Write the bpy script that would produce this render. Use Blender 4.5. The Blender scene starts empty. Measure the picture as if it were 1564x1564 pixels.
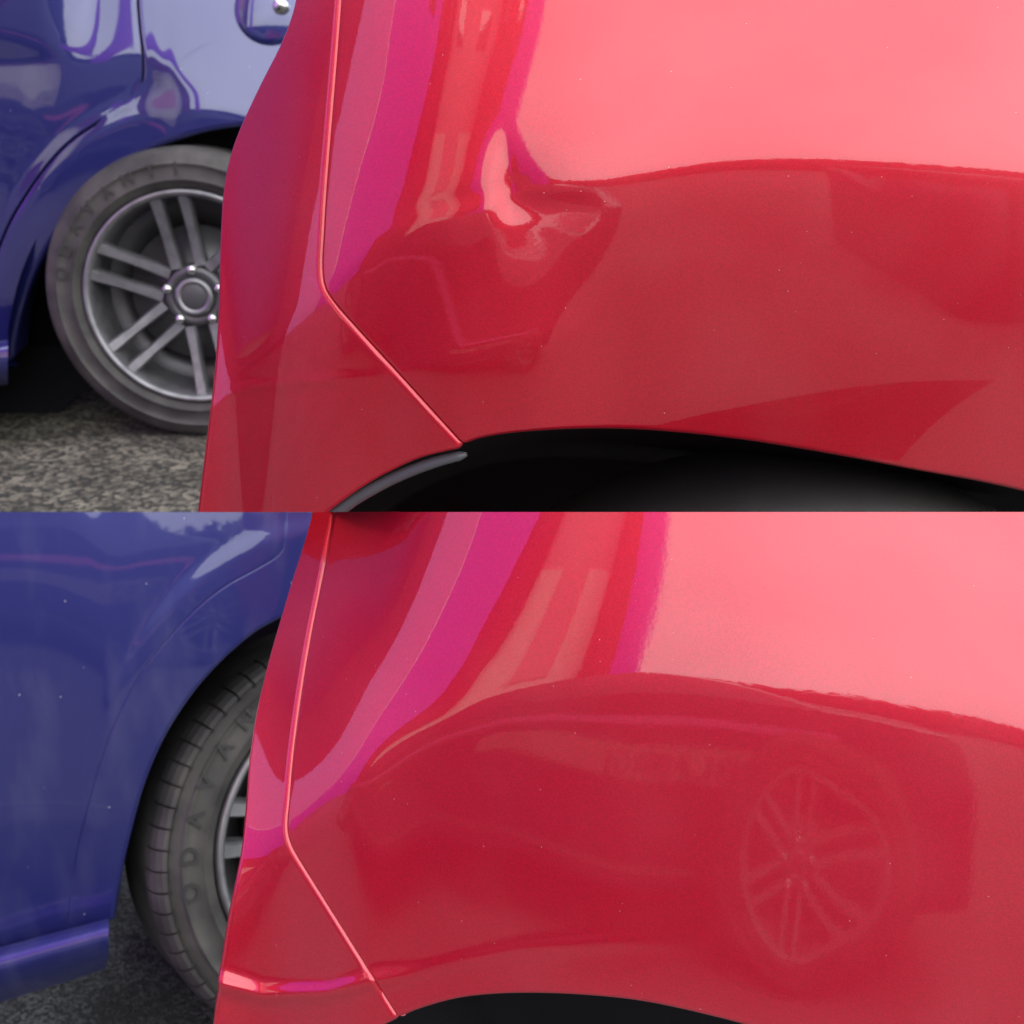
import bpy, bmesh, math, random
import numpy as np
from mathutils import Vector, Matrix, Euler
random.seed(7); rng = np.random.default_rng(7)
sc = bpy.context.scene; C = sc.collection
R = math.radians
# ------------------------------------------------------------------ camera
PITCH = 20.0
F = 1677.0                                   # focal length in photo pixels (1564 px frame)
cam_d = bpy.data.cameras.new('camera'); cam = bpy.data.objects.new('camera', cam_d); C.objects.link(cam)
cam_d.sensor_width = 36; cam_d.lens = 36*F/1564
cam_d.clip_start = 0.01; cam_d.clip_end = 500
cam.location = (0, 0, 0); cam.rotation_euler = (R(90-PITCH), 0, 0)
cam_d.dof.use_dof = True; cam_d.dof.focus_distance = 0.63; cam_d.dof.aperture_fstop = 15
sc.camera = cam
# ------------------------------------------------------------------ world, sun, exposure
w = bpy.data.worlds.new('World'); sc.world = w; w.use_nodes = True
nt = w.node_tree; nt.nodes.clear()
out = nt.nodes.new('ShaderNodeOutputWorld'); bg = nt.nodes.new('ShaderNodeBackground')
sky = nt.nodes.new('ShaderNodeTexSky'); sky.sky_type = 'NISHITA'; sky.sun_disc = False
sky.sun_elevation = R(50); sky.sun_rotation = R(30); sky.dust_density = 2.0
tc = nt.nodes.new('ShaderNodeTexCoord'); nz = nt.nodes.new('ShaderNodeTexNoise'); nz.inputs['Scale'].default_value = 1.6
nz.inputs['Detail'].default_value = 5
cr = nt.nodes.new('ShaderNodeValToRGB'); cr.color_ramp.elements[0].position = .2; cr.color_ramp.elements[1].position = .75
cr.color_ramp.elements[0].color = (14, 14.8, 16, 1); cr.color_ramp.elements[1].color = (26, 26, 26, 1)
mx = nt.nodes.new('ShaderNodeMix'); mx.data_type = 'RGBA'; mx.inputs[0].default_value = .9
nt.links.new(tc.outputs['Generated'], nz.inputs['Vector']); nt.links.new(nz.outputs['Fac'], cr.inputs['Fac'])
nt.links.new(sky.outputs['Color'], mx.inputs[6]); nt.links.new(cr.outputs['Color'], mx.inputs[7])
nt.links.new(mx.outputs[2], bg.inputs['Color']); bg.inputs['Strength'].default_value = 0.145
nt.links.new(bg.outputs['Background'], out.inputs['Surface'])
sd = bpy.data.lights.new('sun', 'SUN'); sun = bpy.data.objects.new('sun', sd); C.objects.link(sun)
sd.energy = 1.2; sd.angle = R(14); sd.color = (1, .96, .9)
az = R(30); el = R(50)                       # the sky's sun: rotation 30 deg, elevation 50 deg
sdir = Vector((math.sin(az)*math.cos(el), math.cos(az)*math.cos(el), math.sin(el)))
sun.rotation_euler = sdir.to_track_quat('Z', 'Y').to_euler()
sc.view_settings.view_transform = 'Standard'; sc.view_settings.look = 'None'
sc.view_settings.gamma = 1; sc.view_settings.use_curve_mapping = False
sc.view_settings.exposure = 0.0
sc.cycles.max_bounces = 8; sc.cycles.glossy_bounces = 6
# ------------------------------------------------------------------ frames and tags
cp, sp = math.cos(R(PITCH)), math.sin(R(PITCH))
CF = np.array([[1, 0, 0], [0, sp, cp], [0, -cp, sp]])   # rows: camera right, up, back in world
CUP = Vector((0, sp, cp))
def W(px, py, d):                                        # a photo pixel at depth d (m) -> world point
    c = np.array([(px-782)/F*d, (782-py)/F*d, -d]); return c @ CF
def tag(o, label=None, cat=None, group=None, kind=None):
    for k, v in (('label', label), ('category', cat), ('group', group), ('kind', kind)):
        if v: o[k] = v
    return o
def thing(name, label, cat, loc=(0, 0, 0), group=None):
    o = bpy.data.objects.new(name, None); C.objects.link(o); o.location = loc; o.empty_display_size = .1
    return tag(o, label, cat, group)
def worldloc(o):
    v = Vector((0, 0, 0))
    while o is not None: v += Vector(o.location); o = o.parent
    return v
def link(name, bm, mat, parent=None, smooth=True, clip=0):
    """bm in world coordinates; clip +1 keeps the side above the camera's horizontal plane, -1 the side below"""
    if clip:
        geom = bm.verts[:]+bm.edges[:]+bm.faces[:]
        bmesh.ops.bisect_plane(bm, geom=geom, plane_co=(0, 0, 0), plane_no=CUP*clip, clear_inner=True)
    if parent is not None:
        bmesh.ops.translate(bm, verts=bm.verts[:], vec=-worldloc(parent))
    me = bpy.data.meshes.new(name); bm.to_mesh(me); bm.free()
    if smooth: me.polygons.foreach_set('use_smooth', [True]*len(me.polygons))
    me.materials.append(mat)
    o = bpy.data.objects.new(name, me); C.objects.link(o); o.parent = parent
    return o
def grid_bm(P, close=False):                              # P: (n, m, 3) array -> quads
    n, m = P.shape[:2]
    me = bpy.data.meshes.new('tmp')
    ii, jj = np.meshgrid(np.arange(n-1), np.arange(m-1), indexing='ij')
    a = (ii*m+jj).ravel()
    f = np.stack([a, a+1, a+m+1, a+m], 1)
    if close:
        i = np.arange(n-1); a = i*m+m-1; f = np.vstack([f, np.stack([a, i*m, (i+1)*m, a+m], 1)])
    me.from_pydata(P.reshape(-1, 3).tolist(), [], f.tolist())
    bm = bmesh.new(); bm.from_mesh(me); bpy.data.meshes.remove(me)
    return bm
def box_bm(x0, x1, y0, y1, z0, z1, bev=0, bm=None):
    b = bmesh.new()
    bmesh.ops.create_cube(b, size=1)
    for v in b.verts:
        v.co = Vector((x0+(v.co.x+.5)*(x1-x0), y0+(v.co.y+.5)*(y1-y0), z0+(v.co.z+.5)*(z1-z0)))
    if bev: bmesh.ops.bevel(b, geom=b.edges[:], offset=bev, segments=3, affect='EDGES', profile=.5)
    return b
# ------------------------------------------------------------------ materials
def mat(name, col, rough=.5, metal=0, coat=0, coat_ior=1.5, coat_rough=.02, spec=.5, noise=None, bump=None, emit=None):
    m = bpy.data.materials.new(name); m.use_nodes = True; n = m.node_tree; b = n.nodes['Principled BSDF']
    b.inputs['Base Color'].default_value = (*col, 1); b.inputs['Roughness'].default_value = rough
    b.inputs['Metallic'].default_value = metal; b.inputs['Coat Weight'].default_value = coat
    b.inputs['Coat IOR'].default_value = coat_ior; b.inputs['Coat Roughness'].default_value = coat_rough
    b.inputs['Specular IOR Level'].default_value = spec
    tc = n.nodes.new('ShaderNodeTexCoord')
    if noise:                                             # (scale, second colour, lo, hi)
        t = n.nodes.new('ShaderNodeTexNoise'); t.inputs['Scale'].default_value = noise[0]; t.inputs['Detail'].default_value = 6
        r = n.nodes.new('ShaderNodeValToRGB'); r.color_ramp.elements[0].position = noise[2]; r.color_ramp.elements[1].position = noise[3]
        r.color_ramp.elements[0].color = (*col, 1); r.color_ramp.elements[1].color = (*noise[1], 1)
        n.links.new(tc.outputs['Object'], t.inputs['Vector']); n.links.new(t.outputs['Fac'], r.inputs['Fac'])
        n.links.new(r.outputs['Color'], b.inputs['Base Color'])
    if bump:                                              # (scale, strength, distance)
        t = n.nodes.new('ShaderNodeTexNoise'); t.inputs['Scale'].default_value = bump[0]; t.inputs['Detail'].default_value = 4
        bp = n.nodes.new('ShaderNodeBump'); bp.inputs['Strength'].default_value = bump[1]; bp.inputs['Distance'].default_value = bump[2]
        n.links.new(tc.outputs['Object'], t.inputs['Vector']); n.links.new(t.outputs['Fac'], bp.inputs['Height'])
        n.links.new(bp.outputs['Normal'], b.inputs['Normal'])
    return m
def add_specks(m, scale, thresh, col, dens=.5, smudge=None):
    """fine dust: small pale dots where a voronoi cell is picked; optional faint smears"""
    n = m.node_tree; b = n.nodes['Principled BSDF']
    tc = n.nodes.new('ShaderNodeTexCoord')
    v = n.nodes.new('ShaderNodeTexVoronoi'); v.inputs['Scale'].default_value = scale
    lt = n.nodes.new('ShaderNodeMath'); lt.operation = 'LESS_THAN'; lt.inputs[1].default_value = thresh
    sep = n.nodes.new('ShaderNodeSeparateColor'); gt = n.nodes.new('ShaderNodeMath'); gt.operation = 'GREATER_THAN'; gt.inputs[1].default_value = dens
    mul = n.nodes.new('ShaderNodeMath'); mul.operation = 'MULTIPLY'
    n.links.new(tc.outputs['Object'], v.inputs['Vector']); n.links.new(v.outputs['Distance'], lt.inputs[0])
    n.links.new(v.outputs['Color'], sep.inputs['Color']); n.links.new(sep.outputs[0], gt.inputs[0])
    n.links.new(lt.outputs[0], mul.inputs[0]); n.links.new(gt.outputs[0], mul.inputs[1])
    fac = mul.outputs[0]
    ba = n.nodes.new('ShaderNodeBsdfPrincipled'); ba.inputs['Base Color'].default_value = (*col, 1); ba.inputs['Roughness'].default_value = .8
    ms = n.nodes.new('ShaderNodeMixShader'); o = n.nodes['Material Output']
    if smudge:
        t = n.nodes.new('ShaderNodeTexNoise'); t.inputs['Scale'].default_value = smudge[0]; t.inputs['Detail'].default_value = 6
        mp = n.nodes.new('ShaderNodeMapping'); mp.inputs['Scale'].default_value = smudge[3]
        n.links.new(tc.outputs['Object'], mp.inputs['Vector']); n.links.new(mp.outputs['Vector'], t.inputs['Vector'])
        mr = n.nodes.new('ShaderNodeMapRange'); mr.inputs['From Min'].default_value = smudge[1]; mr.inputs['From Max'].default_value = .8
        mr.inputs['To Max'].default_value = smudge[2]; mr.inputs['To Min'].default_value = smudge[4]
        n.links.new(t.outputs['Fac'], mr.inputs['Value'])
        mm = n.nodes.new('ShaderNodeMath'); mm.operation = 'MAXIMUM'
        n.links.new(mr.outputs[0], mm.inputs[0]); n.links.new(fac, mm.inputs[1]); fac = mm.outputs[0]
    n.links.new(fac, ms.inputs[0]); n.links.new(b.outputs[0], ms.inputs[1]); n.links.new(ba.outputs[0], ms.inputs[2])
    n.links.new(ms.outputs[0], o.inputs['Surface'])
RED = mat('red_paint', (.57, .003, .020), rough=.42, metal=.5, coat=1, coat_ior=1.62, coat_rough=.025)
REDL = mat('red_paint_lower_view', (.56, .005, .026), rough=.42, metal=.5, coat=1, coat_ior=1.70, coat_rough=.025)  # same paint; stronger coat brightens the lower view's sky reflection
add_specks(REDL, 150, .04, (.7, .4, .4), dens=.78, smudge=(9, .45, .035, (1, 1, 1), .0))
add_specks(RED, 150, .04, (.7, .4, .4), dens=.78, smudge=(9, .45, .035, (1, 1, 1), .0))
def orange_peel(m):
    n = m.node_tree; b = n.nodes['Principled BSDF']; tc = n.nodes.new('ShaderNodeTexCoord')
    t = n.nodes.new('ShaderNodeTexNoise'); t.inputs['Scale'].default_value = 420; t.inputs['Detail'].default_value = 2
    bp = n.nodes.new('ShaderNodeBump'); bp.inputs['Strength'].default_value = .25; bp.inputs['Distance'].default_value = .00004
    n.links.new(tc.outputs['Object'], t.inputs['Vector']); n.links.new(t.outputs['Fac'], bp.inputs['Height'])
    n.links.new(bp.outputs['Normal'], b.inputs['Coat Normal'])
    v = n.nodes.new('ShaderNodeTexVoronoi'); v.inputs['Scale'].default_value = 1600
    vm = n.nodes.new('ShaderNodeMix'); vm.data_type = 'RGBA'; c = b.inputs['Base Color'].default_value
    vm.inputs[6].default_value = (c[0]*.86, c[1], c[2], 1); vm.inputs[7].default_value = (c[0]*1.14, c[1]*1.5, c[2]*1.3, 1)
    sp_ = n.nodes.new('ShaderNodeSeparateColor'); n.links.new(tc.outputs['Object'], v.inputs['Vector']); n.links.new(v.outputs['Color'], sp_.inputs['Color'])
    n.links.new(sp_.outputs[0], vm.inputs[0]); n.links.new(vm.outputs[2], b.inputs['Base Color'])
orange_peel(RED); orange_peel(REDL)
BLUE = mat('blue_paint', (.014, .019, .155), rough=.4, metal=.4, coat=1, coat_ior=1.85, coat_rough=.03)
add_specks(BLUE, 60, .06, (.4, .42, .5), dens=.93)
BLUED = mat('dusty_blue_paint', (.020, .027, .20), rough=.4, metal=.4, coat=1, coat_ior=1.6, coat_rough=.03)
add_specks(BLUED, 60, .07, (.4, .42, .5), dens=.9, smudge=(14, .5, .10, (1.6, 1, .5), .015))
RUB = mat('tyre_rubber', (.035, .034, .032), rough=.75, noise=(9, (.06, .057, .052), .35, .7), bump=(260, .25, .002))
RUBG = mat('dusty_tyre_rubber', (.035, .034, .033), rough=.7, noise=(16, (.085, .08, .072), .35, .7), bump=(300, .2, .002))
LET = mat('tyre_lettering', (.032, .032, .031), rough=.6)
ALLOY = mat('alloy', (.30, .30, .31), rough=.42, metal=.8, noise=(30, (.2, .2, .21), .4, .7))
ALLOYM = mat('mid_alloy', (.20, .20, .20), rough=.5, metal=.4)
ALLOYD = mat('dark_alloy', (.11, .11, .115), rough=.4, metal=.6)
CHROME = mat('chrome', (.75, .75, .74), rough=.15, metal=1)
BLACK = mat('black_plastic', (.012, .012, .015), rough=.55)
SOOT = mat('arch_liner_plastic', (.006, .006, .008), rough=.8, spec=.2)
TRIM = mat('sheen_grey_trim', (.10, .11, .115), rough=.38, bump=(400, .15, .001))  # base lifted to grey in place of a missing sky highlight
GLASS = mat('dark_glass', (.01, .012, .015), rough=.05, spec=.8)
VIOLET = mat('violet_blue_paint', (.48, .06, .95), rough=.45, metal=0, coat=.5)  # for added fronts and post; brings magenta into the red panels
LILAC = mat('pale_lilac_paint', (.66, .40, .95), rough=.5)  # for an added front; brings a pale strip into the red panels
DARKC = mat('dark_car_paint', (.02, .02, .045), rough=.35, coat=.5)
BRICK = mat('dark_red_brick', (.16, .02, .02), rough=.9)
MAROON = mat('maroon_paint', (.12, .02, .05), rough=.8)
TARMAC = mat('tarmac_patch', (.025, .025, .025), rough=.9)
BEIGE = mat('beige_band', (.24, .19, .165), rough=.6)
PINK = mat('added_strip_pink', (.7, .14, .32), rough=.5)  # for the added strip that imitates a mirrored red edge
NAVY = mat('navy_cladding', (.09, .05, .27), rough=.6)  # for an added front; brings purple into the bumper reflections
CORAL = mat('terracotta_render', (.88, .42, .42), rough=.9)
CREAM = mat('cream_render', (.95, .9, .78), rough=.9, noise=(3, (.85, .76, .62), .4, .7))
ROOF = mat('slate_roof', (.08, .08, .09), rough=.8)
HEDGE = mat('hedge_leaves', (.015, .03, .01), rough=.8)
CONC = mat('concrete', (.15, .14, .135), rough=.9, noise=(2.0, (.11, .105, .10), .35, .7))
def asphalt(name, c0, c1, scale):
    m = mat(name, c0, rough=.85); n = m.node_tree; b = n.nodes['Principled BSDF']; tc = n.nodes.new('ShaderNodeTexCoord')
    v = n.nodes.new('ShaderNodeTexVoronoi'); v.inputs['Scale'].default_value = scale
    t = n.nodes.new('ShaderNodeTexNoise'); t.inputs['Scale'].default_value = 6; t.inputs['Detail'].default_value = 8
    sep = n.nodes.new('ShaderNodeSeparateColor'); a = n.nodes.new('ShaderNodeMath'); a.operation = 'MULTIPLY'
    r = n.nodes.new('ShaderNodeValToRGB'); r.color_ramp.elements[0].position = .15; r.color_ramp.elements[1].position = .55
    r.color_ramp.elements[0].color = (*c0, 1); r.color_ramp.elements[1].color = (*c1, 1)
    bp = n.nodes.new('ShaderNodeBump'); bp.inputs['Strength'].default_value = .9; bp.inputs['Distance'].default_value = .004
    for s in (v, t): n.links.new(tc.outputs['Object'], s.inputs['Vector'])
    n.links.new(v.outputs['Color'], sep.inputs['Color']); n.links.new(sep.outputs[0], a.inputs[0]); n.links.new(t.outputs['Fac'], a.inputs[1])
    n.links.new(a.outputs[0], r.inputs['Fac']); n.links.new(r.outputs['Color'], b.inputs['Base Color'])
    n.links.new(v.outputs['Distance'], bp.inputs['Height']); n.links.new(bp.outputs['Normal'], b.inputs['Normal'])
    return m
ASPH = asphalt('asphalt', (.022, .021, .016), (.21, .19, .145), 100)
ASPHD = asphalt('dark_asphalt', (.006, .008, .007), (.07, .08, .075), 210)  # darker tone for the lower level
# ------------------------------------------------------------------ setting
GU, GL, GP = -0.68, -1.38, -1.20                                    # upper and lower car park levels
def sheet(name, x0, x1, y0, y1, z, m):
    o = link(name, grid_bm(np.array([[[x0, y0, z], [x1, y0, z]], [[x0, y1, z], [x1, y1, z]]], float)), m, smooth=False)
    return tag(o, kind='structure')
sheet('upper_asphalt', -80, 80, -GU/math.tan(R(PITCH)), 160, GU, ASPH)
sheet('lower_asphalt', -80, 80, .5, -GL/math.tan(R(PITCH)), GL, ASPHD)
sheet('pavement', -80, 80, -120, .499, GP, CONC)
tag(link('kerb', box_bm(-80, 80, .5, .62, GL-.05, GP, 0), CONC), kind='structure')
# ------------------------------------------------------------------ curves, fields, surfaces from the way they mirror
def curve(pts, n, smooth=True):
    p = np.array(pts, float)
    if smooth and len(p) > 2:
        q = np.vstack([2*p[0]-p[1], p, 2*p[-1]-p[-2]]); o = []
        for i in range(len(p)-1):
            a, b, c, d = q[i:i+4]; t = np.linspace(0, 1, 24, endpoint=False)[:, None]
            o.append(.5*((2*b)+(-a+c)*t+(2*a-5*b+4*c-d)*t**2+(-a+3*b-3*c+d)*t**3))
        p = np.vstack(o+[p[-1:]])
    s = np.r_[0, np.cumsum(np.hypot(*np.diff(p, axis=0).T))]; t = np.linspace(0, s[-1], n)
    return np.stack([np.interp(t, s, p[:, 0]), np.interp(t, s, p[:, 1])], 1)
def tps(ctrl):                                           # thin plate spline through (x, y, az, el)
    c = np.array(ctrl, float); X = c[:, :2]/500.; V = c[:, 2:]
    def k(r2): return r2*np.log(r2+1e-9)
    n = len(X); K = k(((X[:, None]-X[None])**2).sum(-1))+np.eye(n)*.003; Pm = np.c_[np.ones(n), X]
    A = np.block([[K, Pm], [Pm.T, np.zeros((3, 3))]]); w = np.linalg.solve(A, np.vstack([V, np.zeros((3, V.shape[1]))]))
    def f(x, y):
        q = np.stack([x.ravel(), y.ravel()], 1)/500.; o = np.zeros((len(q), V.shape[1]))
        for i in range(n): o += k(((q-X[i])**2).sum(1))[:, None]*w[i]
        o += np.c_[np.ones(len(q)), q] @ w[n:]
        return o.reshape(x.shape+(V.shape[1],))
    return f
def sstep(t): t = np.clip(t, 0, 1); return t*t*(3-2*t)
def normals_for(x, y, az, el):
    """the normal that sends the eye ray of pixel (x, y) off towards azimuth az (0 = back towards the camera side,
    negative = left) and elevation el, in camera axes"""
    r = np.stack([(x-782)/F, (782-y)/F, -np.ones_like(x)], -1)
    vd = r/np.linalg.norm(r, axis=-1, keepdims=True)
    a, e = np.radians(az), np.radians(el)
    dw = np.stack([np.sin(a)*np.cos(e), -np.cos(a)*np.cos(e), np.sin(e)], -1)
    dc = dw @ CF.T
    n = dc-vd; n /= np.linalg.norm(n, axis=-1, keepdims=True)+1e-9
    return n, r
def poisson(gx, gy, h):
    """least squares surface whose slopes are gx, gy (Neumann edges)"""
    n, m = gx.shape
    hx = (gx[:, 1:]+gx[:, :-1])/2*h; hy = (gy[1:]+gy[:-1])/2*h
    d = np.zeros((n, m)); d[:, :-1] += hx; d[:, 1:] -= hx; d[:-1] += hy; d[1:] -= hy
    e = np.block([[d, d[:, ::-1]], [d[::-1], d[::-1, ::-1]]])
    Fd = np.fft.fft2(e); ky = 2*np.cos(2*np.pi*np.arange(2*n)/(2*n))-2; kx = 2*np.cos(2*np.pi*np.arange(2*m)/(2*m))-2
    k = ky[:, None]+kx[None]; k[0, 0] = 1; Fd /= k; Fd[0, 0] = 0
    return np.real(np.fft.ifft2(Fd))[:n, :m]
class Field:
    def __init__(s, x0, x1, y0, y1, h, az_el, anchor, extra=None):
        xs = np.arange(x0, x1+h, h); ys = np.arange(y0, y1+h, h); X, Y = np.meshgrid(xs, ys)
        az, el = az_el(X, Y); n, r = normals_for(X, Y, az, el)
        nr = np.minimum((n*r).sum(-1), -.10)
        Lx = -n[..., 0]/nr/F; Ly = n[..., 1]/nr/F              # per pixel (image y runs down)
        L = poisson(Lx, Ly, h)
        if extra is not None: L = L+extra(X, Y)
        s.x0, s.y0, s.h, s.L = x0, y0, h, L
        s.L = L-s.sample(np.array([anchor[0]]), np.array([anchor[1]]))[0]+math.log(anchor[2])
    @classmethod
    def swept(cls, x0, x1, y0, y1, h, crease, xref, el_tab, az_tab, s0, width, anchor, extra=None, qs=0):
        """L = g(x) + f(s): s = height above the crease line. el_tab gives the mirrored elevation along s at x = xref,
        az_tab the mirrored azimuth along x at s = s0"""
        s = cls.__new__(cls)
        S = np.arange(-1400, 1400, 4.); (sa, ea), (sb, eb) = el_tab      # above, below
        def fp(sv, ev):                                   # slope of f for elevation ev at height sv
            y = crease(xref)-sv; n, r = normals_for(np.full_like(sv, xref), y, np.interp(xref, *az_tab)+0*sv, ev)
            return n[..., 1]/np.minimum((n*r).sum(-1), -.1)/F*-1
        fa = fp(S, np.interp(S, sa, ea)); fb = fp(S, np.interp(S, sb, eb)); i0 = np.argmin(abs(S))
        J = fa[i0]-fb[i0]; base = np.where(S < 0, fb, fa-J)
        f = np.cumsum(base)*4; f -= f[i0]
        xs = np.arange(x0, x1+h, h); ys = np.arange(y0, y1+h, h); X, Y = np.meshgrid(xs, ys)
        Cx = crease(xs); dC = np.gradient(Cx, h); yy = Cx-s0
        e0 = np.interp(s0, sa, ea) if s0 > 0 else np.interp(s0, sb, eb)
        n, r = normals_for(xs, yy, np.interp(xs, *az_tab), e0+0*xs); Lx = -n[..., 0]/np.minimum((n*r).sum(-1), -.12)/F
        f0 = (fa if s0 > 0 else fb)[np.argmin(abs(S-s0))]
        q = (n[..., 1]/np.minimum((n*r).sum(-1), -.12)/F*-1-f0)*qs     # keeps the elevation right where the panel turns away
        q = np.where(xs < 490, np.interp(490, xs, q), q); q = np.clip(q, 0, 2.4e-4)
        for _ in range(60): q[1:-1] = (q[:-2]+q[1:-1]*2+q[2:])/4
        gp = Lx-f0*dC-q*dC-np.gradient(q, h)*s0
        for _ in range(3): gp[1:-1] = (gp[:-2]+gp[1:-1]*2+gp[2:])/4
        g = np.cumsum(gp)*h; D = Cx[None]-Y; w = width(X)
        L = g[None]+np.interp(D, S, f)+q[None]*25*np.logaddexp(0, D/25)+J*w*np.logaddexp(0, D/w)
        if extra is not None: L = L+extra(X, Y)
        for _ in range(2):
            L[1:-1] = (L[:-2]+2*L[1:-1]+L[2:])/4; L[:, 1:-1] = (L[:, :-2]+2*L[:, 1:-1]+L[:, 2:])/4
        s.x0, s.y0, s.h, s.L = x0, y0, h, L
        s.L = L-s.sample(np.array([anchor[0]]), np.array([anchor[1]]))[0]+math.log(anchor[2])
        return s
    def sample(s, x, y):
        n, m = s.L.shape; fx = np.clip((x-s.x0)/s.h, 1, m-2.001); fy = np.clip((y-s.y0)/s.h, 1, n-2.001)
        i, j = fx.astype(int), fy.astype(int); i = np.minimum(i, m-3); j = np.minimum(j, n-3); tx, ty = fx-i, fy-j
        def wt(t): return ((1-t)**3/6, (3*t**3-6*t**2+4)/6, (-3*t**3+3*t**2+3*t+1)/6, t**3/6)
        wx, wy = wt(tx), wt(ty); o = 0
        for a in range(4):
            for b in range(4): o = o+wx[a]*wy[b]*s.L[j+b-1, i+a-1]
        return o
    def pts(s, xy):                                     # (...,2) pixels -> (...,3) world
        x, y = xy[..., 0], xy[..., 1]; d = np.exp(s.sample(x, y))
        return np.stack([(x-782)/F*d, (782-y)/F*d, -d], -1) @ CF
def coons(top, right, bottom, left):
    """top/bottom run left to right (n pts), left/right run top to bottom (m pts)"""
    n, m = len(top), len(left); u = np.linspace(0, 1, n)[None, :, None]; v = np.linspace(0, 1, m)[:, None, None]
    return ((1-v)*top[None]+v*bottom[None]+(1-u)*left[:, None]+u*right[:, None]
            - ((1-u)*(1-v)*top[0]+u*(1-v)*top[-1]+(1-u)*v*bottom[0]+u*v*bottom[-1]))
def byx(c, n=None):                                      # resample a left-to-right curve evenly in x
    n = n or len(c); o = np.linspace(c[0, 0], c[-1, 0], n); return np.stack([o, np.interp(o, c[:, 0], c[:, 1])], 1)
def relax(g, it=60):                                    # smooth the inner grid points, edges stay
    g = g.copy()
    for _ in range(it): g[1:-1, 1:-1] = .25*(g[:-2, 1:-1]+g[2:, 1:-1]+g[1:-1, :-2]+g[1:-1, 2:])
    return g
def roll(P, side, rad, depth, steps=7, ang=95, away=None):
    """add rings beyond one side of a surface grid, folding the sheet back round a radius, then a flange of depth"""
    if side == 'left': e, i = P[:, 0], P[:, 1]
    if side == 'right': e, i = P[:, -1], P[:, -2]
    if side == 'bottom': e, i = P[-1], P[-2]
    if side == 'top': e, i = P[0], P[1]
    al = np.gradient(e, axis=0); al /= np.linalg.norm(al, axis=1, keepdims=True)+1e-12
    T = e-i; T -= (T*al).sum(1, keepdims=True)*al; T /= np.linalg.norm(T, axis=1, keepdims=True)+1e-12
    N = np.cross(al, T); N *= np.sign(-(N*e).sum(1).mean())     # towards the camera
    for q in (T, N):                                               # smooth along the edge
        for _ in range(6): q[1:-1] = (q[:-2]+q[1:-1]+q[2:])/3
        q /= np.linalg.norm(q, axis=1, keepdims=True)+1e-12
    rings = []
    rr = np.full(len(e), rad) if np.isscalar(rad) else rad
    for k in range(1, steps+1):
        t = R(ang)*k/steps; rings.append(e+(T*math.sin(t)-N*(1-math.cos(t)))*rr[:, None])
    dirn = (T*math.cos(R(ang))-N*math.sin(R(ang)))
    if away is not None:
        dirn = e/np.linalg.norm(e, axis=1, keepdims=True)+np.array(away)
    for q in (.3, 1.0): rings.append(rings[steps-1]+dirn*depth*q)
    Q = np.array(rings)
    if side == 'left': return np.concatenate([np.swapaxes(Q[::-1], 0, 1), P], 1)
    if side == 'right': return np.concatenate([P, np.swapaxes(Q, 0, 1)], 1)
    if side == 'bottom': return np.concatenate([P, Q], 0)
    return np.concatenate([Q[::-1], P], 0)
def off(c, d):                                          # offset a pixel curve sideways (to its right when running down = -x)
    t = np.gradient(c, axis=0); t /= np.linalg.norm(t, axis=1, keepdims=True)+1e-9
    return c+np.stack([-t[:, 1], t[:, 0]], 1)*d
def interp_curve(pts):
    p = np.array(pts, float); c = curve(p, 400); o = np.argsort(c[:, 0]); c = c[o]
    return lambda x: np.interp(x, c[:, 0], c[:, 1])
def g2(X, Y, cx, cy, sx, sy, rot=0):
    c, s = math.cos(R(rot)), math.sin(R(rot)); dx, dy = X-cx, Y-cy
    return np.exp(-((c*dx+s*dy)/sx)**2/2-((-s*dx+c*dy)/sy)**2/2)
# ------------------------------------------------------------------ red car, upper (dented)
creU = interp_curve([(60, 640), (200, 740), (330, 600), (385, 545), (440, 492), (500, 440), (560, 385), (600, 355), (700, 322), (770, 304), (850, 288), (930, 275), (1020, 258),
                     (1120, 244), (1250, 240), (1400, 245), (1564, 256), (1750, 285), (1900, 320)])
azU = ([160, 300, 345, 380, 430, 480, 520, 560, 600, 650, 720, 745, 772, 850, 930, 1100, 1340, 1564, 1960],
       [-158, -156, -150, -138, -118, -95, -82, -69, -58, -46, -22, -17, -13, -4, 6, 24, 46, 62, 90])
elU = (([0, 40, 250, 600], [9, 15, 46, 75]), ([-500, -250, -60, 0], [-35, -28.5, -15, -4]))
def dentU(X, Y):
    # (log depth; .005 = 3 mm): a hollow under the crease and a sharp upright fold above it
    s_ = creU(X)-Y; k1 = 8.6e-5/210
    z = .0034*g2(X, Y, 800, 324, 42, 44)-sstep((965-X)/170)*sstep((X-500)/220)*(k1/2*np.clip(-s_, 0, 210)**2+k1*210*40*(1-np.exp(-np.clip(-s_-210, 0, 1e3)/40)))
    dx = X-772-(Y-250)*.05; m = sstep((Y-175)/110)*sstep((350-Y)/50)
    z += .0036*m*np.where(dx < 0, np.exp(dx/17), np.exp(-dx/44))
    z += .0010*g2(X, Y, 700, 306, 50, 12, -14)+.0010*g2(X, Y, 880, 320, 30, 22)-.0016*g2(X, Y, 752, 330, 16, 40)
    ln = np.interp(X, [160, 330, 345, 380, 450, 560, 700], [640, 622, 606, 591, 584, 578, 560])
    z -= .0011*np.interp(X, [300, 400, 520, 600], [1, 1, .6, 0])*np.exp(-((Y-ln)/7)**2)
    return z
FU = Field.swept(160, 1960, -140, 960, 4, creU, 1000, elU, azU, 100, lambda X: 3+4*sstep((X-1000)/400)+10*sstep((500-X)/150), (760, 420, .605), dentU, qs=0)
seamU = [(533, -100), (527, -40), (524, 0), (517, 90), (508, 200), (501, 290), (497, 360), (495, 405), (499, 437), (515, 462), (545, 496), (600, 556), (660, 622), (706, 672)]
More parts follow.
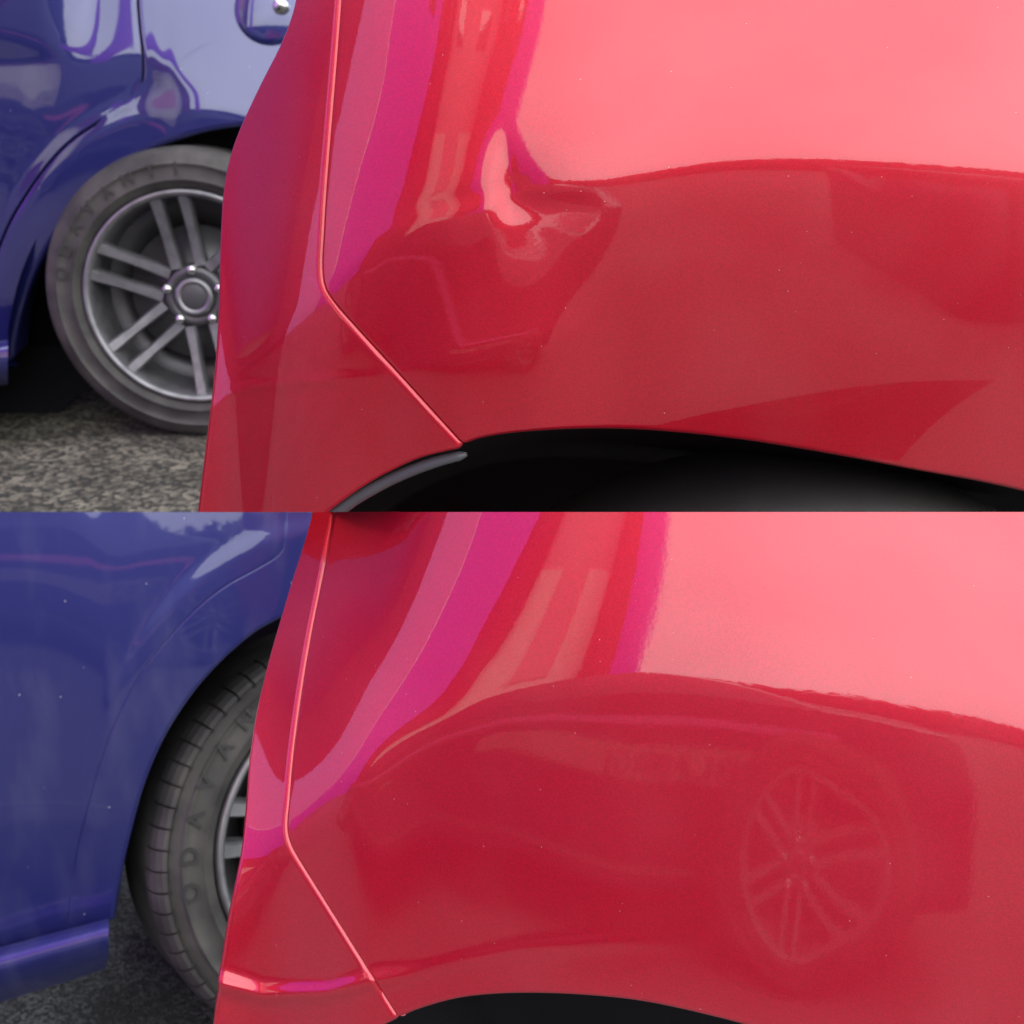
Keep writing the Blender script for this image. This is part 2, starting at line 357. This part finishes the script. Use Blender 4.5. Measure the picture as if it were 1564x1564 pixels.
red_u = thing('red_car', 'glossy red car with a creased dent above its wheel arch, bumper seam kinked beside it', 'car', tuple(W(1000, 700, .8)*[1, 1, 0]+[0, 0, GU]))
nv, nh = 230, 340
L_ = curve(seamU, nv); B_ = curve([(706, 672), (740, 662), (800, 654), (900, 649), (1000, 652), (1120, 664), (1250, 684), (1400, 712), (1564, 744), (1900, 830)], nh)
T_ = curve([(533, -100), (1900, -100)], nh); R_ = curve([(1900, -100), (1900, 830)], nv)
G = coons(T_, R_, byx(B_), L_)
P = roll(roll(FU.pts(G), 'left', .0010, .012), 'bottom', .0035, .03, away=(0, 0, .35))
link('quarter_panel', grid_bm(P), RED, red_u, clip=1)
silU = [(452, -60), (447, 0), (427, 60), (392, 130), (362, 195), (345, 245), (336, 300), (332, 380), (330, 470), (325, 560), (318, 640), (310, 720), (303, 790), (298, 850)]
nb = 130
Lb = off(curve(silU, nv), -7); Rb = off(curve(seamU, nv), 13)
Bb = np.vstack([curve([tuple(Lb[-1]), (400, 850), (440, 822)], 30), curve([(448, 816), (485, 785), (540, 745), (590, 716), (640, 694), tuple(Rb[-1])], nb-30)])
Tb = curve([tuple(Lb[0]), tuple(Rb[0])], nb)
P = FU.pts(coons(Tb, Rb, byx(Bb), Lb))
P = roll(roll(roll(P, 'right', .0044, .008), 'left', .006, .35, steps=10, ang=84, away=(.25, 0, 0)), 'bottom', .003, .015, away=(0, 0, .35))
link('bumper', grid_bm(P), RED, red_u, clip=1)
# black inside of the wheel arch: liner, tyre and the rubber lip below the seam
def arch_inside(fld, pts, mat_, parent, clip, d0=.018, depth=.35, n=90):
    c = curve(pts, n); base = fld.pts(c); back = np.array([0, cp, -sp])
    rings = [base+back*(d0+q)+np.array([0, 0, -1])*(-.004+.02*q) for q in np.linspace(0, depth, 8)]
    cen = base.mean(0)+back*(depth+.05)+np.array([0, 0, -.35])
    rings += [cen+(rings[-1]-cen)*q for q in (.7, .4, .05)]
    return link('wheel_arch_liner', grid_bm(np.array(rings)), mat_, parent, clip=clip)
archU = [(250, 1300), (380, 900), (485, 785), (590, 716), (706, 672), (800, 654), (900, 649), (1120, 664), (1400, 712), (1564, 744), (1900, 830)]
arch_inside(FU, archU, SOOT, red_u, 1)
def tube(pts3, rads, n=14):
    p = np.array(pts3, float); t = np.gradient(p, axis=0); t /= np.linalg.norm(t, axis=1, keepdims=True)
    up = np.cross(t, np.array([0, .9, .3])); up /= np.linalg.norm(up, axis=1, keepdims=True); sd_ = np.cross(t, up)
    a = np.linspace(0, 2*np.pi, n, endpoint=False); rads = np.array(rads)[:, None, None]
    return p[:, None]+rads*(np.cos(a)[None, :, None]*up[:, None]+np.sin(a)[None, :, None]*sd_[:, None])
c = curve([(400, 856), (500, 788), (545, 757), (600, 728), (660, 705), (712, 692)], 60); b = FU.pts(c)+np.array([0, cp, -sp])*.012
rad = np.interp(np.linspace(0, 1, 60), [0, .3, .85, .97, 1], [.0048, .0045, .0036, .003, .0012])
link('wheel_arch_lip', grid_bm(tube(b, rad), close=True), TRIM, red_u, clip=1)
# ------------------------------------------------------------------ wheels
def lathe(profile, n=96, a0=0, a1=2*math.pi):            # profile (radius, axial): axis = local -Y towards viewer
    p = np.array(profile, float); full = abs(a1-a0-2*math.pi) < 1e-6
    a = np.linspace(a0, a1, n, endpoint=not full)
    return np.stack([p[:, 0][:, None]*np.cos(a), -p[:, 1][:, None]*np.ones_like(a), p[:, 0][:, None]*np.sin(a)], -1), full
def xf(P, M, loc): return P @ np.array(M).T + np.array(loc)
def tyre_profile(Ro=.31, w=.1, Ri=.225):
    return [(Ri-.004, -w), (Ri, w-.016), (Ri+.006, w-.004), (Ri+.018, w+.001), (Ri+.0185, w+.0022), (Ri+.0205, w+.0022), (Ri+.021, w+.0012), (Ri+.04, w+.004), (Ri+.05, w+.0036), (Ri+.0505, w+.0048), (Ri+.0525, w+.0048), (Ri+.053, w+.003), (Ro-.028, w), (Ro-.014, w-.007), (Ro-.006, w-.016), (Ro-.001, w-.03), (Ro, 0), (Ro-.001, -w+.03), (Ro-.008, -w+.012), (Ro-.03, -w), (Ri, -w)]
def letters(txt, M, loc, rad, ang0, size, depth, mat_, parent, step=None):
    for ch, da in zip(txt, step):
        cu = bpy.data.curves.new('letter', 'FONT'); cu.body = ch; cu.size = size; cu.extrude = depth; cu.align_x = 'CENTER'; cu.offset = size*.02
        o = bpy.data.objects.new('t', cu); C.objects.link(o); dg = bpy.context.evaluated_depsgraph_get(); dg.update()
        me = bpy.data.meshes.new_from_object(o.evaluated_get(dg)); C.objects.unlink(o); bpy.data.objects.remove(o)
        bm = bmesh.new(); bm.from_mesh(me); bpy.data.meshes.remove(me)
        a = ang0+da
        for v in bm.verts:                               # text x -> tangential (clockwise), text y -> outwards, z -> towards the viewer
            x, y, z = v.co; rr = rad+y; aa = R(a)-x/rad
            v.co = Vector(xf(np.array([rr*math.cos(aa), z_at(rr)-z, rr*math.sin(aa)]), M, loc))
        link('letter', bm, mat_, parent, smooth=False)
def z_at(rr): return -(.1048)
def make_wheel(parent, loc, M, tyremat, blocks=None, spoke_a0=98, name='wheel', ALLOY=ALLOY):
    wh = bpy.data.objects.new(name, None); C.objects.link(wh); wh.parent = parent
    wh.location = Vector(loc)-worldloc(parent)
    P, f = lathe(tyre_profile(), 160); link('tyre', grid_bm(np.array([xf(p, M, loc) for p in P]), close=True), tyremat, wh)
    rp = [(.226, .088), (.2255, .097), (.222, .100), (.217, .0995), (.213, .094), (.208, .078), (.205, .05), (.2, -.02), (.2, -.08)]
    P, f = lathe(rp, 120); link('rim', grid_bm(np.array([xf(p, M, loc) for p in P]), close=True), ALLOY, wh)
    P, f = lathe([(.2, -.02), (.11, -.03), (.145, -.03), (.145, .012), (.085, .012), (.08, .02), (.02, .02)], 64); link('brake_disc', grid_bm(np.array([xf(p, M, loc) for p in P]), close=True), ALLOYD, wh)
    P, f = lathe([(.068, .03), (.067, .052), (.063, .062), (.055, .066), (.045, .064), (.042, .058), (.001, .058)], 64)
    link('hub', grid_bm(np.array([xf(p, M, loc) for p in P]), close=True), ALLOYD, wh)
    P, f = lathe([(.041, .058), (.041, .07), (.037, .075), (.03, .0755), (.028, .071), (.001, .071)], 48)
    cap = link('hub_cap', grid_bm(np.array([xf(p, M, loc) for p in P]), close=True), ALLOY, wh)
    P, f = lathe([(.0275, .0722), (.020, .0740), (.001, .0742)], 40)
    link('emblem_disc', grid_bm(np.array([xf(p, M, loc) for p in P]), close=True), ALLOYD, wh)
    for k in range(6):                                   # six pairs of spokes
        for s in (-1, 1):
            ang = R(spoke_a0+60*k); ca, sa = math.cos(ang), math.sin(ang)
            bm = bmesh.new(); n = 10; rows = []
            for i in range(n+1):
                q = i/n; rr = .062+q*.152; t = s*(.026+.004*q); wd = .0105+.001*math.cos(q*6); zf = .064+.026*q**1.5
                row = []
                for (dt, dz) in ((-wd*1.25, -.03), (-wd*1.1, -.006), (-wd*.8, 0), (wd*.8, 0), (wd*1.1, -.006), (wd*1.25, -.03)):
                    x, y_ = rr, t+dt
                    row.append(xf(np.array([x*ca-y_*sa, -(zf+dz), x*sa+y_*ca]), M, loc))
                rows.append(row)
            b = grid_bm(np.array(rows)); bm.free(); link('spoke', b, ALLOY, wh, smooth=False)
    for k in range(5):
        ang = R(90+72*k); cx, cz = .058*math.cos(ang), .058*math.sin(ang)
        P, f = lathe([(.011, .05), (.011, .068), (.009, .0745), (.005, .077), (.0005, .0775)], 14)
        P = P+np.array([cx, 0, cz]); link('wheel_nut', grid_bm(np.array([xf(p, M, loc) for p in P]), close=True), CHROME, wh)
    return wh
def rotm(ax, ay, az_): return np.array(Euler((R(ax), R(ay), R(az_)), 'XYZ').to_matrix())
# tyre of the red car showing under the upper arch
Wt = W(1230, 738, .74)+np.array([0, 0.02, -.31])
P, f = lathe(tyre_profile(), 200); M_ = rotm(0, 0, -6)
rw = bpy.data.objects.new('wheel', None); C.objects.link(rw); rw.parent = red_u; rw.location = Vector(Wt)-worldloc(red_u)
link('tyre', grid_bm(np.array([xf(p, M_, Wt) for p in P]), close=True), RUB, rw, clip=1)
def tread_blocks(n, ks, M, loc, mat_, parent, clip=0):
    for k in ks:
        a0, a1 = 2*math.pi*k/n+.006, 2*math.pi*(k+1)/n-.006
        P, f = lathe([(.297, .099), (.303, .0965), (.3095, .088), (.313, .074), (.3135, .052), (.305, .050)], 5, a0, a1)
        Q = np.array([xf(p, M, loc) for p in P]); e0 = Q[:, :1]*.97+loc*.03; e1 = Q[:, -1:]*.97+loc*.03
        link('tread_block', grid_bm(np.concatenate([e0, Q, e1], 1)), mat_, parent, smooth=False, clip=clip)
# ------------------------------------------------------------------ blue car, upper
blue_u = thing('blue_car', 'deep blue car behind the dented red one, alloy wheel and round fuel flap showing', 'car', tuple(W(290, 665, 2.4)*[1, 1, 0]+[0, 0, GU]))
BD = 2.28
sweepU = interp_curve([(-420, 40), (-200, 46), (-60, 54), (20, 68), (65, 84), (105, 94), (150, 90), (210, 80), (245, 98), (275, 125), (310, 142), (370, 150), (450, 172), (600, 240), (700, 280)])
def ringU(X, Y):                                         # flat flange round the wheel opening, proud of the panel
    r = np.hypot(X-292, Y-447); return -.0024*sstep((316-r)/40)-1.1e-4*np.maximum(0, 92-Y)*sstep((150-X)/95)
FB = Field.swept(-420, 700, -160, 960, 5, sweepU, 300, (([0, 14, 60, 200, 400], [2, 13, 18, 26, 40]), ([-700, -300, -60, 0], [-40, -24, -9, -5])),
                 ([-420, 0, 200, 330, 450, 700], [-34, -14, -4, 6, 18, 44]), 60, lambda X: 4+X*0, (290, 225, BD), ringU)
shutU = [(214, -90), (211, -40), (210, 0), (213, 40), (218, 90), (217, 125), (205, 150), (180, 170), (145, 190), (105, 218), (70, 255), (38, 300), (10, 350), (-15, 420), (-28, 500), (-32, 545)]
nd = 110
Rd = off(curve(shutU, nd), 3.8)
P = FB.pts(relax(coons(curve([(-400, -90), tuple(Rd[0])], 80), Rd, curve([(-400, 560), tuple(Rd[-1])], 80), curve([(-400, -90), (-400, 560)], nd)), 20))
link('door', grid_bm(roll(P, 'right', .003, .03)), BLUE, blue_u)
Lq = off(curve(shutU, nd), -3.8)
archB = [(8, 545), (10, 520), (18, 470), (33, 415), (58, 360), (95, 305), (140, 260), (195, 222), (250, 200), (300, 188), (350, 185), (410, 200), (470, 232), (530, 290), (575, 360)]
P = FB.pts(relax(coons(curve([tuple(Lq[0]), (640, -90)], 120), curve([(640, -90), (640, 360)], nd), curve([tuple(Lq[-1])]+archB, 120), Lq), 20))
P[-1, 0] = P[-1, 0]
link('quarter_panel', grid_bm(roll(roll(P, 'left', .0025, .03), 'bottom', .012, .06)), BLUE, blue_u)
link('wheel_arch_liner', grid_bm(np.array([[W(x, y, BD+.06+q) for x, y in curve([(-60, 760)]+archB+[(640, 600)], 60)] for q in (0, .15, .3)]+[[W(300+(x-300)*.1, 450+(y-450)*.1, BD+.37) for x, y in curve([(-60, 760)]+archB+[(640, 600)], 60)]])), SOOT, blue_u, clip=1)
link('underbody', box_bm(-2.1, 1.2, 2.62, 4.2, GU+.10, .28), SOOT, blue_u)
# round fuel flap
def disc_on(fld, cx, cy, r, r0, bulge, n=48, m=14):
    rows = []
    for i in range(m):
        q = r0+(r-r0)*i/(m-1); a = np.linspace(0, 2*np.pi, n, endpoint=False)
        xy = np.stack([cx+q*np.cos(a), cy+q*1.0*np.sin(a)], 1); p = fld.pts(xy)
        t = q/r; rows.append(p-np.array([0, cp, -sp])*(bulge*(1-t**2)+.006*(1 if t < .93 else (1-t)/.07)))
    return np.array(rows)
link('fuel_flap', grid_bm(disc_on(FB, 414, 14, 56, .5, .012), close=True), BLUE, blue_u)
flk = disc_on(FB, 432, 16, 13, .5, .012, 24, 8)-np.array([0, cp, -sp])*.014
link('lock_button', grid_bm(flk, close=True), CHROME, blue_u)
# sill of the upper blue car
link('sill', grid_bm(np.array([[W(x, y+dy, BD-.02+dd) for x, y in curve([(-400, 590), (-100, 545), (12, 527)], 20)] for dy, dd in ((-8, .03), (0, 0), (12, -.01), (40, .02), (60, .1))])), BLUE, blue_u, clip=1)
Wu = W(287, 457, 2.34)
wu = make_wheel(blue_u, Wu+np.array([0, .1, 0]), rotm(0, 0, 4), RUBG)
letters('ODAVANTI', rotm(0, 0, 4), Wu+np.array([0, .1, 0]), .256, 0, .034, .0012, LET, wu, step=[168-11*i for i in range(8)])
# ------------------------------------------------------------------ red car, lower (smooth)
creL = interp_curve([(60, 1500), (250, 1420), (340, 1355), (400, 1300), (450, 1250), (520, 1190), (600, 1130), (700, 1090), (800, 1062), (900, 1045), (1000, 1038), (1100, 1045), (1200, 1060),
                     (1300, 1072), (1400, 1090), (1500, 1108), (1564, 1125), (1700, 1170), (1900, 1240)])
azL = ([160, 340, 375, 410, 450, 500, 540, 595, 650, 740, 790, 930, 960, 985, 1100, 1200, 1290, 1440, 1564, 1960],
       [-158, -156, -150, -142, -130, -114, -103, -90, -73, -50, -43, -21, -17, -13.5, -8, -1, 5, 12, 20, 46])
elL = (([0, 40, 280, 600], [6, 10, 38, 70]), ([-700, -450, -240, -65, 0], [-27, -20.3, -13.6, -8, -3.5]))
def swageL(X, Y):
    ln = np.interp(X, [160, 300, 345, 400, 500, 560, 620, 700, 800, 950, 1200], [1480, 1490, 1505, 1520, 1517, 1500, 1490, 1470, 1450, 1438, 1436])
    amp = np.interp(X, [300, 550, 640, 900, 1050], [1, .55, .14, .07, 0]); d = Y-ln
    return -.0075*amp*np.exp(-(d/12)**2)*1.0
FL = Field.swept(160, 1960, 640, 1740, 4, creL, 1200, elL, azL, 120, lambda X: 6+4*sstep((X-1000)/400)+10*sstep((500-X)/150), (760, 1250, .645), swageL, qs=.8)
seamL = [(532, 680), (520, 740), (513, 790), (495, 880), (477, 970), (462, 1060), (450, 1150), (444, 1220), (441, 1262), (447, 1290), (465, 1322), (500, 1378), (555, 1465), (608, 1548)]
red_l = thing('red_car', 'glossy red car with smooth undented panel, another car and its wheel mirrored in it', 'car', tuple(W(1000, 1500, .8)*[1, 1, 0]+[0, 0, GL]))
L_ = curve(seamL, nv); B_ = curve([(608, 1548), (640, 1535), (700, 1519), (780, 1512), (880, 1514), (980, 1524), (1080, 1545), (1180, 1572), (1400, 1640), (1900, 1800)], nh)
T_ = curve([(532, 680), (1900, 680)], nh); R_ = curve([(1900, 680), (1900, 1800)], nv)
G = coons(T_, R_, byx(B_), L_)
P = roll(roll(FL.pts(G), 'left', .0010, .012), 'bottom', .0035, .03, away=(0, 0, .35))
link('quarter_panel', grid_bm(P), REDL, red_l, clip=-1)
silL = [(500, 680), (478, 760), (470, 800), (445, 880), (430, 930), (410, 1000), (392, 1075), (380, 1150), (374, 1230), (369, 1290), (362, 1340), (352, 1400), (343, 1460), (335, 1520), (328, 1580), (322, 1640)]
Lb = off(curve(silL, nv), -5); Rb = off(curve(seamL, nv), 11)
Bb = np.vstack([curve([tuple(Lb[-1]), (430, 1660), (480, 1640)], 30), curve([(486, 1636), (520, 1605), (560, 1574), tuple(Rb[-1])], nb-30)])
Tb = curve([tuple(Lb[0]), tuple(Rb[0])], nb)
P = FL.pts(coons(Tb, Rb, byx(Bb), Lb))
P = roll(roll(roll(P, 'right', .0044, .008), 'left', .004, .35, steps=10, ang=84, away=(.25, 0, 0)), 'bottom', .003, .015, away=(0, 0, .35))
link('bumper', grid_bm(P), REDL, red_l, clip=-1)
arch_inside(FL, [(300, 2100), (430, 1690), (520, 1605), (608, 1548), (700, 1519), (780, 1512), (880, 1514), (980, 1524), (1080, 1545), (1400, 1640), (1900, 1800)], SOOT, red_l, -1)
# ------------------------------------------------------------------ blue car, lower
blue_l = thing('blue_car', 'dusty blue car in the lower view, tyre lettering and tread blocks beside its sill', 'car', tuple(W(300, 1500, 1.5)*[1, 1, 0]+[0, 0, GL]))
BL = 1.50
crB = interp_curve([(-420, 765), (-300, 762), (-60, 760), (40, 764), (95, 788), (135, 830), (172, 868), (230, 855), (300, 846), (360, 834), (430, 820), (520, 806), (700, 790)])
def ringL(X, Y):
    r = np.hypot((X-520)/.80, Y-1290); return -.0016*sstep((505-r)/20)
FBL = Field.swept(-420, 700, 600, 1760, 5, crB, 260, (([0, 40, 300], [-.5, 5, 14]), ([-700, -300, -85, -25, 0], [-36, -20, -3.8, -1.5, -.8])),
                  ([-420, 200, 450, 700], [-22, 4, 18, 34]), -60, lambda X: 5+X*0, (230, 1200, BL), ringL)
shutL = [(440, 700), (437, 770), (434, 830), (422, 850), (390, 870), (345, 895), (300, 930), (255, 978), (215, 1030), (180, 1095), (155, 1160), (135, 1230), (118, 1300), (107, 1370), (102, 1424)]
Rd = off(curve(shutL, nd), 1.8)
P = FBL.pts(relax(coons(curve([(-400, 700), tuple(Rd[0])], 80), Rd, curve([(-400, 1520), (-150, 1478), (0, 1448), tuple(Rd[-1])], 80), curve([(-400, 700), (-400, 1520)], nd)), 20))
link('door', grid_bm(roll(roll(P, 'right', .002, .03), 'bottom', .003, .02)), BLUED, blue_l, clip=-1)
Lq = off(curve(shutL, nd), -1.8)
archBL = [tuple(Lq[-1]), (167, 1404)]
Rq = curve([(640, 700), (560, 850), (440, 930), (385, 962), (330, 1010), (285, 1062), (245, 1125), (215, 1195), (195, 1265), (180, 1330), (167, 1404)], nd)
P = FBL.pts(coons(curve([tuple(Lq[0]), (640, 700)], 60), Rq, curve([tuple(Lq[-1]), (167, 1404)], 60), Lq))
link('quarter_panel', grid_bm(roll(roll(P, 'left', .002, .03), 'right', .006, .05)), BLUED, blue_l, clip=-1)
link('wheel_arch_liner', grid_bm(np.array([[W(x, y, BL+.04+q) for x, y in Rq] for q in np.linspace(0, .4, 5)])), SOOT, blue_l, clip=-1)
# sill: a rounded ledge with a worn lower skirt
sec = [(0, -4, .02), (0, 2, .004), (0, 8, -.006), (0, 22, -.016), (0, 40, -.012), (0, 60, .004), (-2, 75, .02), (-4, 90, .05)]
top = curve([(-400, 1536), (-150, 1483), (0, 1450), (60, 1434), (110, 1421), (166, 1406)], 70)
kk = np.linspace(1.15, .82, 70)
link('sill', grid_bm(np.array([[W(x+dx, y+dy*k, BL-.005+dd) for (x, y), k in zip(top, kk)] for dx, dy, dd in sec])), BLUED, blue_l, clip=-1)
link('underbody', box_bm(-1.5, .8, 1.95, 2.9, GL+.15, -.2), SOOT, blue_l, clip=-1)
WL = W(506, 1254, 1.775)
ML = rotm(0, 0, 37) @ rotm(-17.8, 0, 0)
wl = make_wheel(blue_l, WL, ML, RUBG, spoke_a0=98)
letters('ODAVANTI', ML, WL, .256, 0, .034, .0012, LET, wl, step=[176-11*i for i in range(8)])
tread_blocks(64, range(64), ML, WL, RUBG, wl)
# ------------------------------------------------------------------ camera side: parked car, plus unseen things added to colour the reflections
def simple_car(label, x0, x1, yf, yb, z0, h, matb, cat='car', wheels=True, roofh=.55, name='parked_car', wa=(.13, .87)):
    """long side faces +Y at y = yf; yb = far side"""
    t = thing(name, label, cat, ((x0+x1)/2, (yf+yb)/2, z0))
    Ls = x1-x0; n = 40
    prof = [(0, .28), (0, .62), (.03, .80), (.12, .86), (.24, .9), (.36, .9+roofh), (.72, .9+roofh), (.9, .95), (.985, .88), (1, .6), (1, .28), (.93, .24), (.07, .24)]
    bm = bmesh.new(); rows = []
    for (y, ins) in ((yf, .06), (yf-.05, 0), (yb+.05, 0), (yb, .06)):
        rows.append([(x0+Ls*(.5+(a-.5)*(1-ins*.3)), y-(.22*np.sign(yf-yb) if b > .95 else 0)*(1 if y > (yf+yb)/2 else -1), z0+b*h/1.45) for a, b in prof])
    bm = grid_bm(np.array(rows, float), close=True)
    bm.verts.ensure_lookup_table(); m = len(prof)
    for r in (0, 3): bm.faces.new([bm.verts[r*m+i] for i in range(m)])
    link('body', bm, matb, t, smooth=False)
    hh = h/1.45
    for a0, a1 in ((.35, .52), (.54, .70)):
        link('window', box_bm(x0+Ls*a0, x0+Ls*a1, yf-.235, yf-.19, z0+.98*hh, z0+(.84+roofh)*hh, .01), GLASS, t)
    link('sill_strip', box_bm(x0+Ls*.24, x0+Ls*.78, yf-.03, yf+.012, z0+.285*hh, z0+.305*hh, .008), ALLOYD, t)
    if wheels:
        for a in wa:
            loc = np.array([x0+Ls*a, yf+.0, z0+.31]); make_wheel(t, loc, rotm(0, 0, 180), RUB, name='wheel', ALLOY=ALLOYM)
    return t
car1 = simple_car('dark blue hatchback behind the camera, its wheel mirrored in the smooth red panel', -3.0, .6, -1.5, -3.2, GP, 1.15, DARKC)
sk = thing('added_skip', 'black rubbish skip behind the camera on the right, beside the dark hatchback', 'added_skip', (3.6, -1.9, GP))  # added; mirrors as the dark block at the panel's right
def tapered(x0, x1, y0, y1, z0, z1, t):
    b = box_bm(x0, x1, y0, y1, z0, z1)
    for v in b.verts:
        if v.co.z < (z0+z1)/2: v.co.x += t if v.co.x < (x0+x1)/2 else -t
    bmesh.ops.bevel(b, geom=b.edges[:], offset=.02, segments=2, affect='EDGES'); return b
link('body', tapered(2.5, 4.8, -2.6, -1.25, GP+.02, GP+1.0, .12), DARKC, sk)
link('rim', box_bm(2.44, 4.86, -2.66, -1.19, GP+1.0, GP+1.08, .02), BLACK, sk)
for x in (2.9, 3.6, 4.3): link('rib', box_bm(x-.04, x+.04, -1.25, -1.2, GP+.05, GP+.99, .01), BLACK, sk)
link('added_pink_strip', box_bm(-2.3, .25, -1.50, -1.494, GP+.595, GP+.628, 0), PINK, car1, smooth=False)  # added strip; stands in for the red car's edge mirrored in blue
link('banner', box_bm(-1.15, .22, -1.50, -1.495, GP+.455, GP+.54, 0), BEIGE, car1, smooth=False)
cu = bpy.data.curves.new('lettering', 'FONT'); cu.body = 'BURGS'; cu.size = .085; cu.extrude = .001
o = bpy.data.objects.new('t', cu); C.objects.link(o); dg = bpy.context.evaluated_depsgraph_get(); dg.update()
me = bpy.data.meshes.new_from_object(o.evaluated_get(dg)); C.objects.unlink(o); bpy.data.objects.remove(o)
bm = bmesh.new(); bm.from_mesh(me)
for v in bm.verts: v.co = Vector((-.12-v.co.x*1.3, -1.493+v.co.z, GP+.465+v.co.y))
link('lettering', bm, DARKC, car1, smooth=False)
def added_house(label, a0, a1, dist, H, wallm, gm, hg, door=True):
    """an unseen building front, added for its mirrored colour, spanning azimuths a0..a1 (0 = -Y, negative = -X) seen from the red panel"""
    am = R((a0+a1)/2); hw = dist*math.tan(R(abs(a1-a0)/2)); c0 = np.array([math.sin(am)*dist-.05, -math.cos(am)*dist+.5, GP])
    t = thing('added_house', label, 'added_house', tuple(c0)); M = rotm(0, 0, -math.degrees(am)+180)
    M = np.array([[math.cos(am), -math.sin(am), 0], [math.sin(am), math.cos(am), 0], [0, 0, 1]])   # local +y faces the car park
    M = M @ np.array([[-1, 0, 0], [0, 1, 0], [0, 0, 1]])
    def HX(b):
        for v in b.verts:
            x, y, z = v.co; v.co = Vector((c0[0]+x*math.cos(am)-y*math.sin(am), c0[1]+x*math.sin(am)+y*math.cos(am), GP+z))
        return b
    link('wall', HX(box_bm(-hw, hw, -3, 0, hg, H)), wallm, t, smooth=False)
    link('ground_floor', HX(box_bm(-hw, hw, -3, .03, 0, hg)), gm, t, smooth=False)
    link('roof', HX(box_bm(-hw-.1, hw+.1, -3.2, .25, H, H+.3)), ROOF, t, smooth=False)
    for k in (-1, 1): link('window', HX(box_bm(hw*k*.5-hw*.16, hw*k*.5+hw*.16, -.02, .04, H*.72, H*.86)), GLASS, t, smooth=False)
    if door: link('notch_panel', HX(box_bm(-hw*.30, hw*.34, .02, .12, hg*.42, hg)), wallm, t, smooth=False)  # added panel; cuts the notch into the mirrored cream patch
    return t
added_house('added dark red brick front, unseen, for a dark band in the red paint', -52, -42.5, 8.6, 12.5, BRICK, BRICK, 1.5, False)  # added; fills a mirrored gap with dark red
added_house('added maroon front, unseen, closing the mirrored gap beside the lilac band', -99.5, -90, 8.4, 11, MAROON, MAROON, 1.5, False)  # added; keeps a sliver of sky out of the reflection
added_house('added terracotta front with a tall cream ground floor, unseen, for coral and peach reflections', -43.4, -21, 9, 13, CORAL, CREAM, 5.2)  # added; supplies the coral and peach patches the panels mirror
added_house('added tall violet blue front, unseen, standing in for the mirrored blue car', -73, -50.8, 8, 12, VIOLET, VIOLET, 1.5, False)  # added; its tint replaces the blue car's reflection
added_house('added pale lilac front, unseen, for a pale band in the red paint', -91, -73.3, 8, 11.5, LILAC, LILAC, 1.5, False)  # added; gives the light lilac strip near the seam
added_house('added wide navy front, unseen, for the purple tint mirrored in the bumpers', -162, -96, 9, 10, NAVY, NAVY, 1.5, False)  # added; covers the open sky mirrored at the left edge
# post added, unseen, for a thin magenta strip in the reflection
pt = link('added_post', box_bm(-1.30, -.96, -4.2, -3.95, GP, 6.5, .02), VIOLET); tag(pt, 'added tall violet blue post, unseen, for a magenta strip beside the mirrored sky', 'post')
added_house('added narrow dark brick front, unseen, for a dark stripe beside the mirrored sky', -22, -15.5, 8.4, 14, BRICK, BRICK, 1.5, False)  # added; clean dark stripe next to the mirrored sky
hd = thing('added_hedge', 'added long low dark foliage, unseen, for the dark horizon mirrored in the paint', 'added_hedge', (0, -12, GP))  # added; darkens the horizon below the mirrored sky
vs, fs = [], []
for i in range(9000):
    p = Vector((random.uniform(-14, 22), -12+random.uniform(0, .5), GP+random.random()**.7*(1.75+.12*math.sin(i))))
    q = Euler([random.random()*6.3 for _ in range(3)]).to_matrix(); k = len(vs)
    vs += [p+q @ Vector(c_) for c_ in ((-.12, 0, 0), (.12, 0, 0), (0, .03, .22))]; fs.append((k, k+1, k+2))
me = bpy.data.meshes.new('foliage'); me.from_pydata(vs, [], fs); me.materials.append(HEDGE); o = bpy.data.objects.new('foliage', me); C.objects.link(o); o.parent = hd
me.transform(Matrix.Translation(-Vector(hd.location)))
link('stem', box_bm(-14, 22, -12.1, -11.9, GP, GP+1.5), HEDGE, hd, smooth=False)
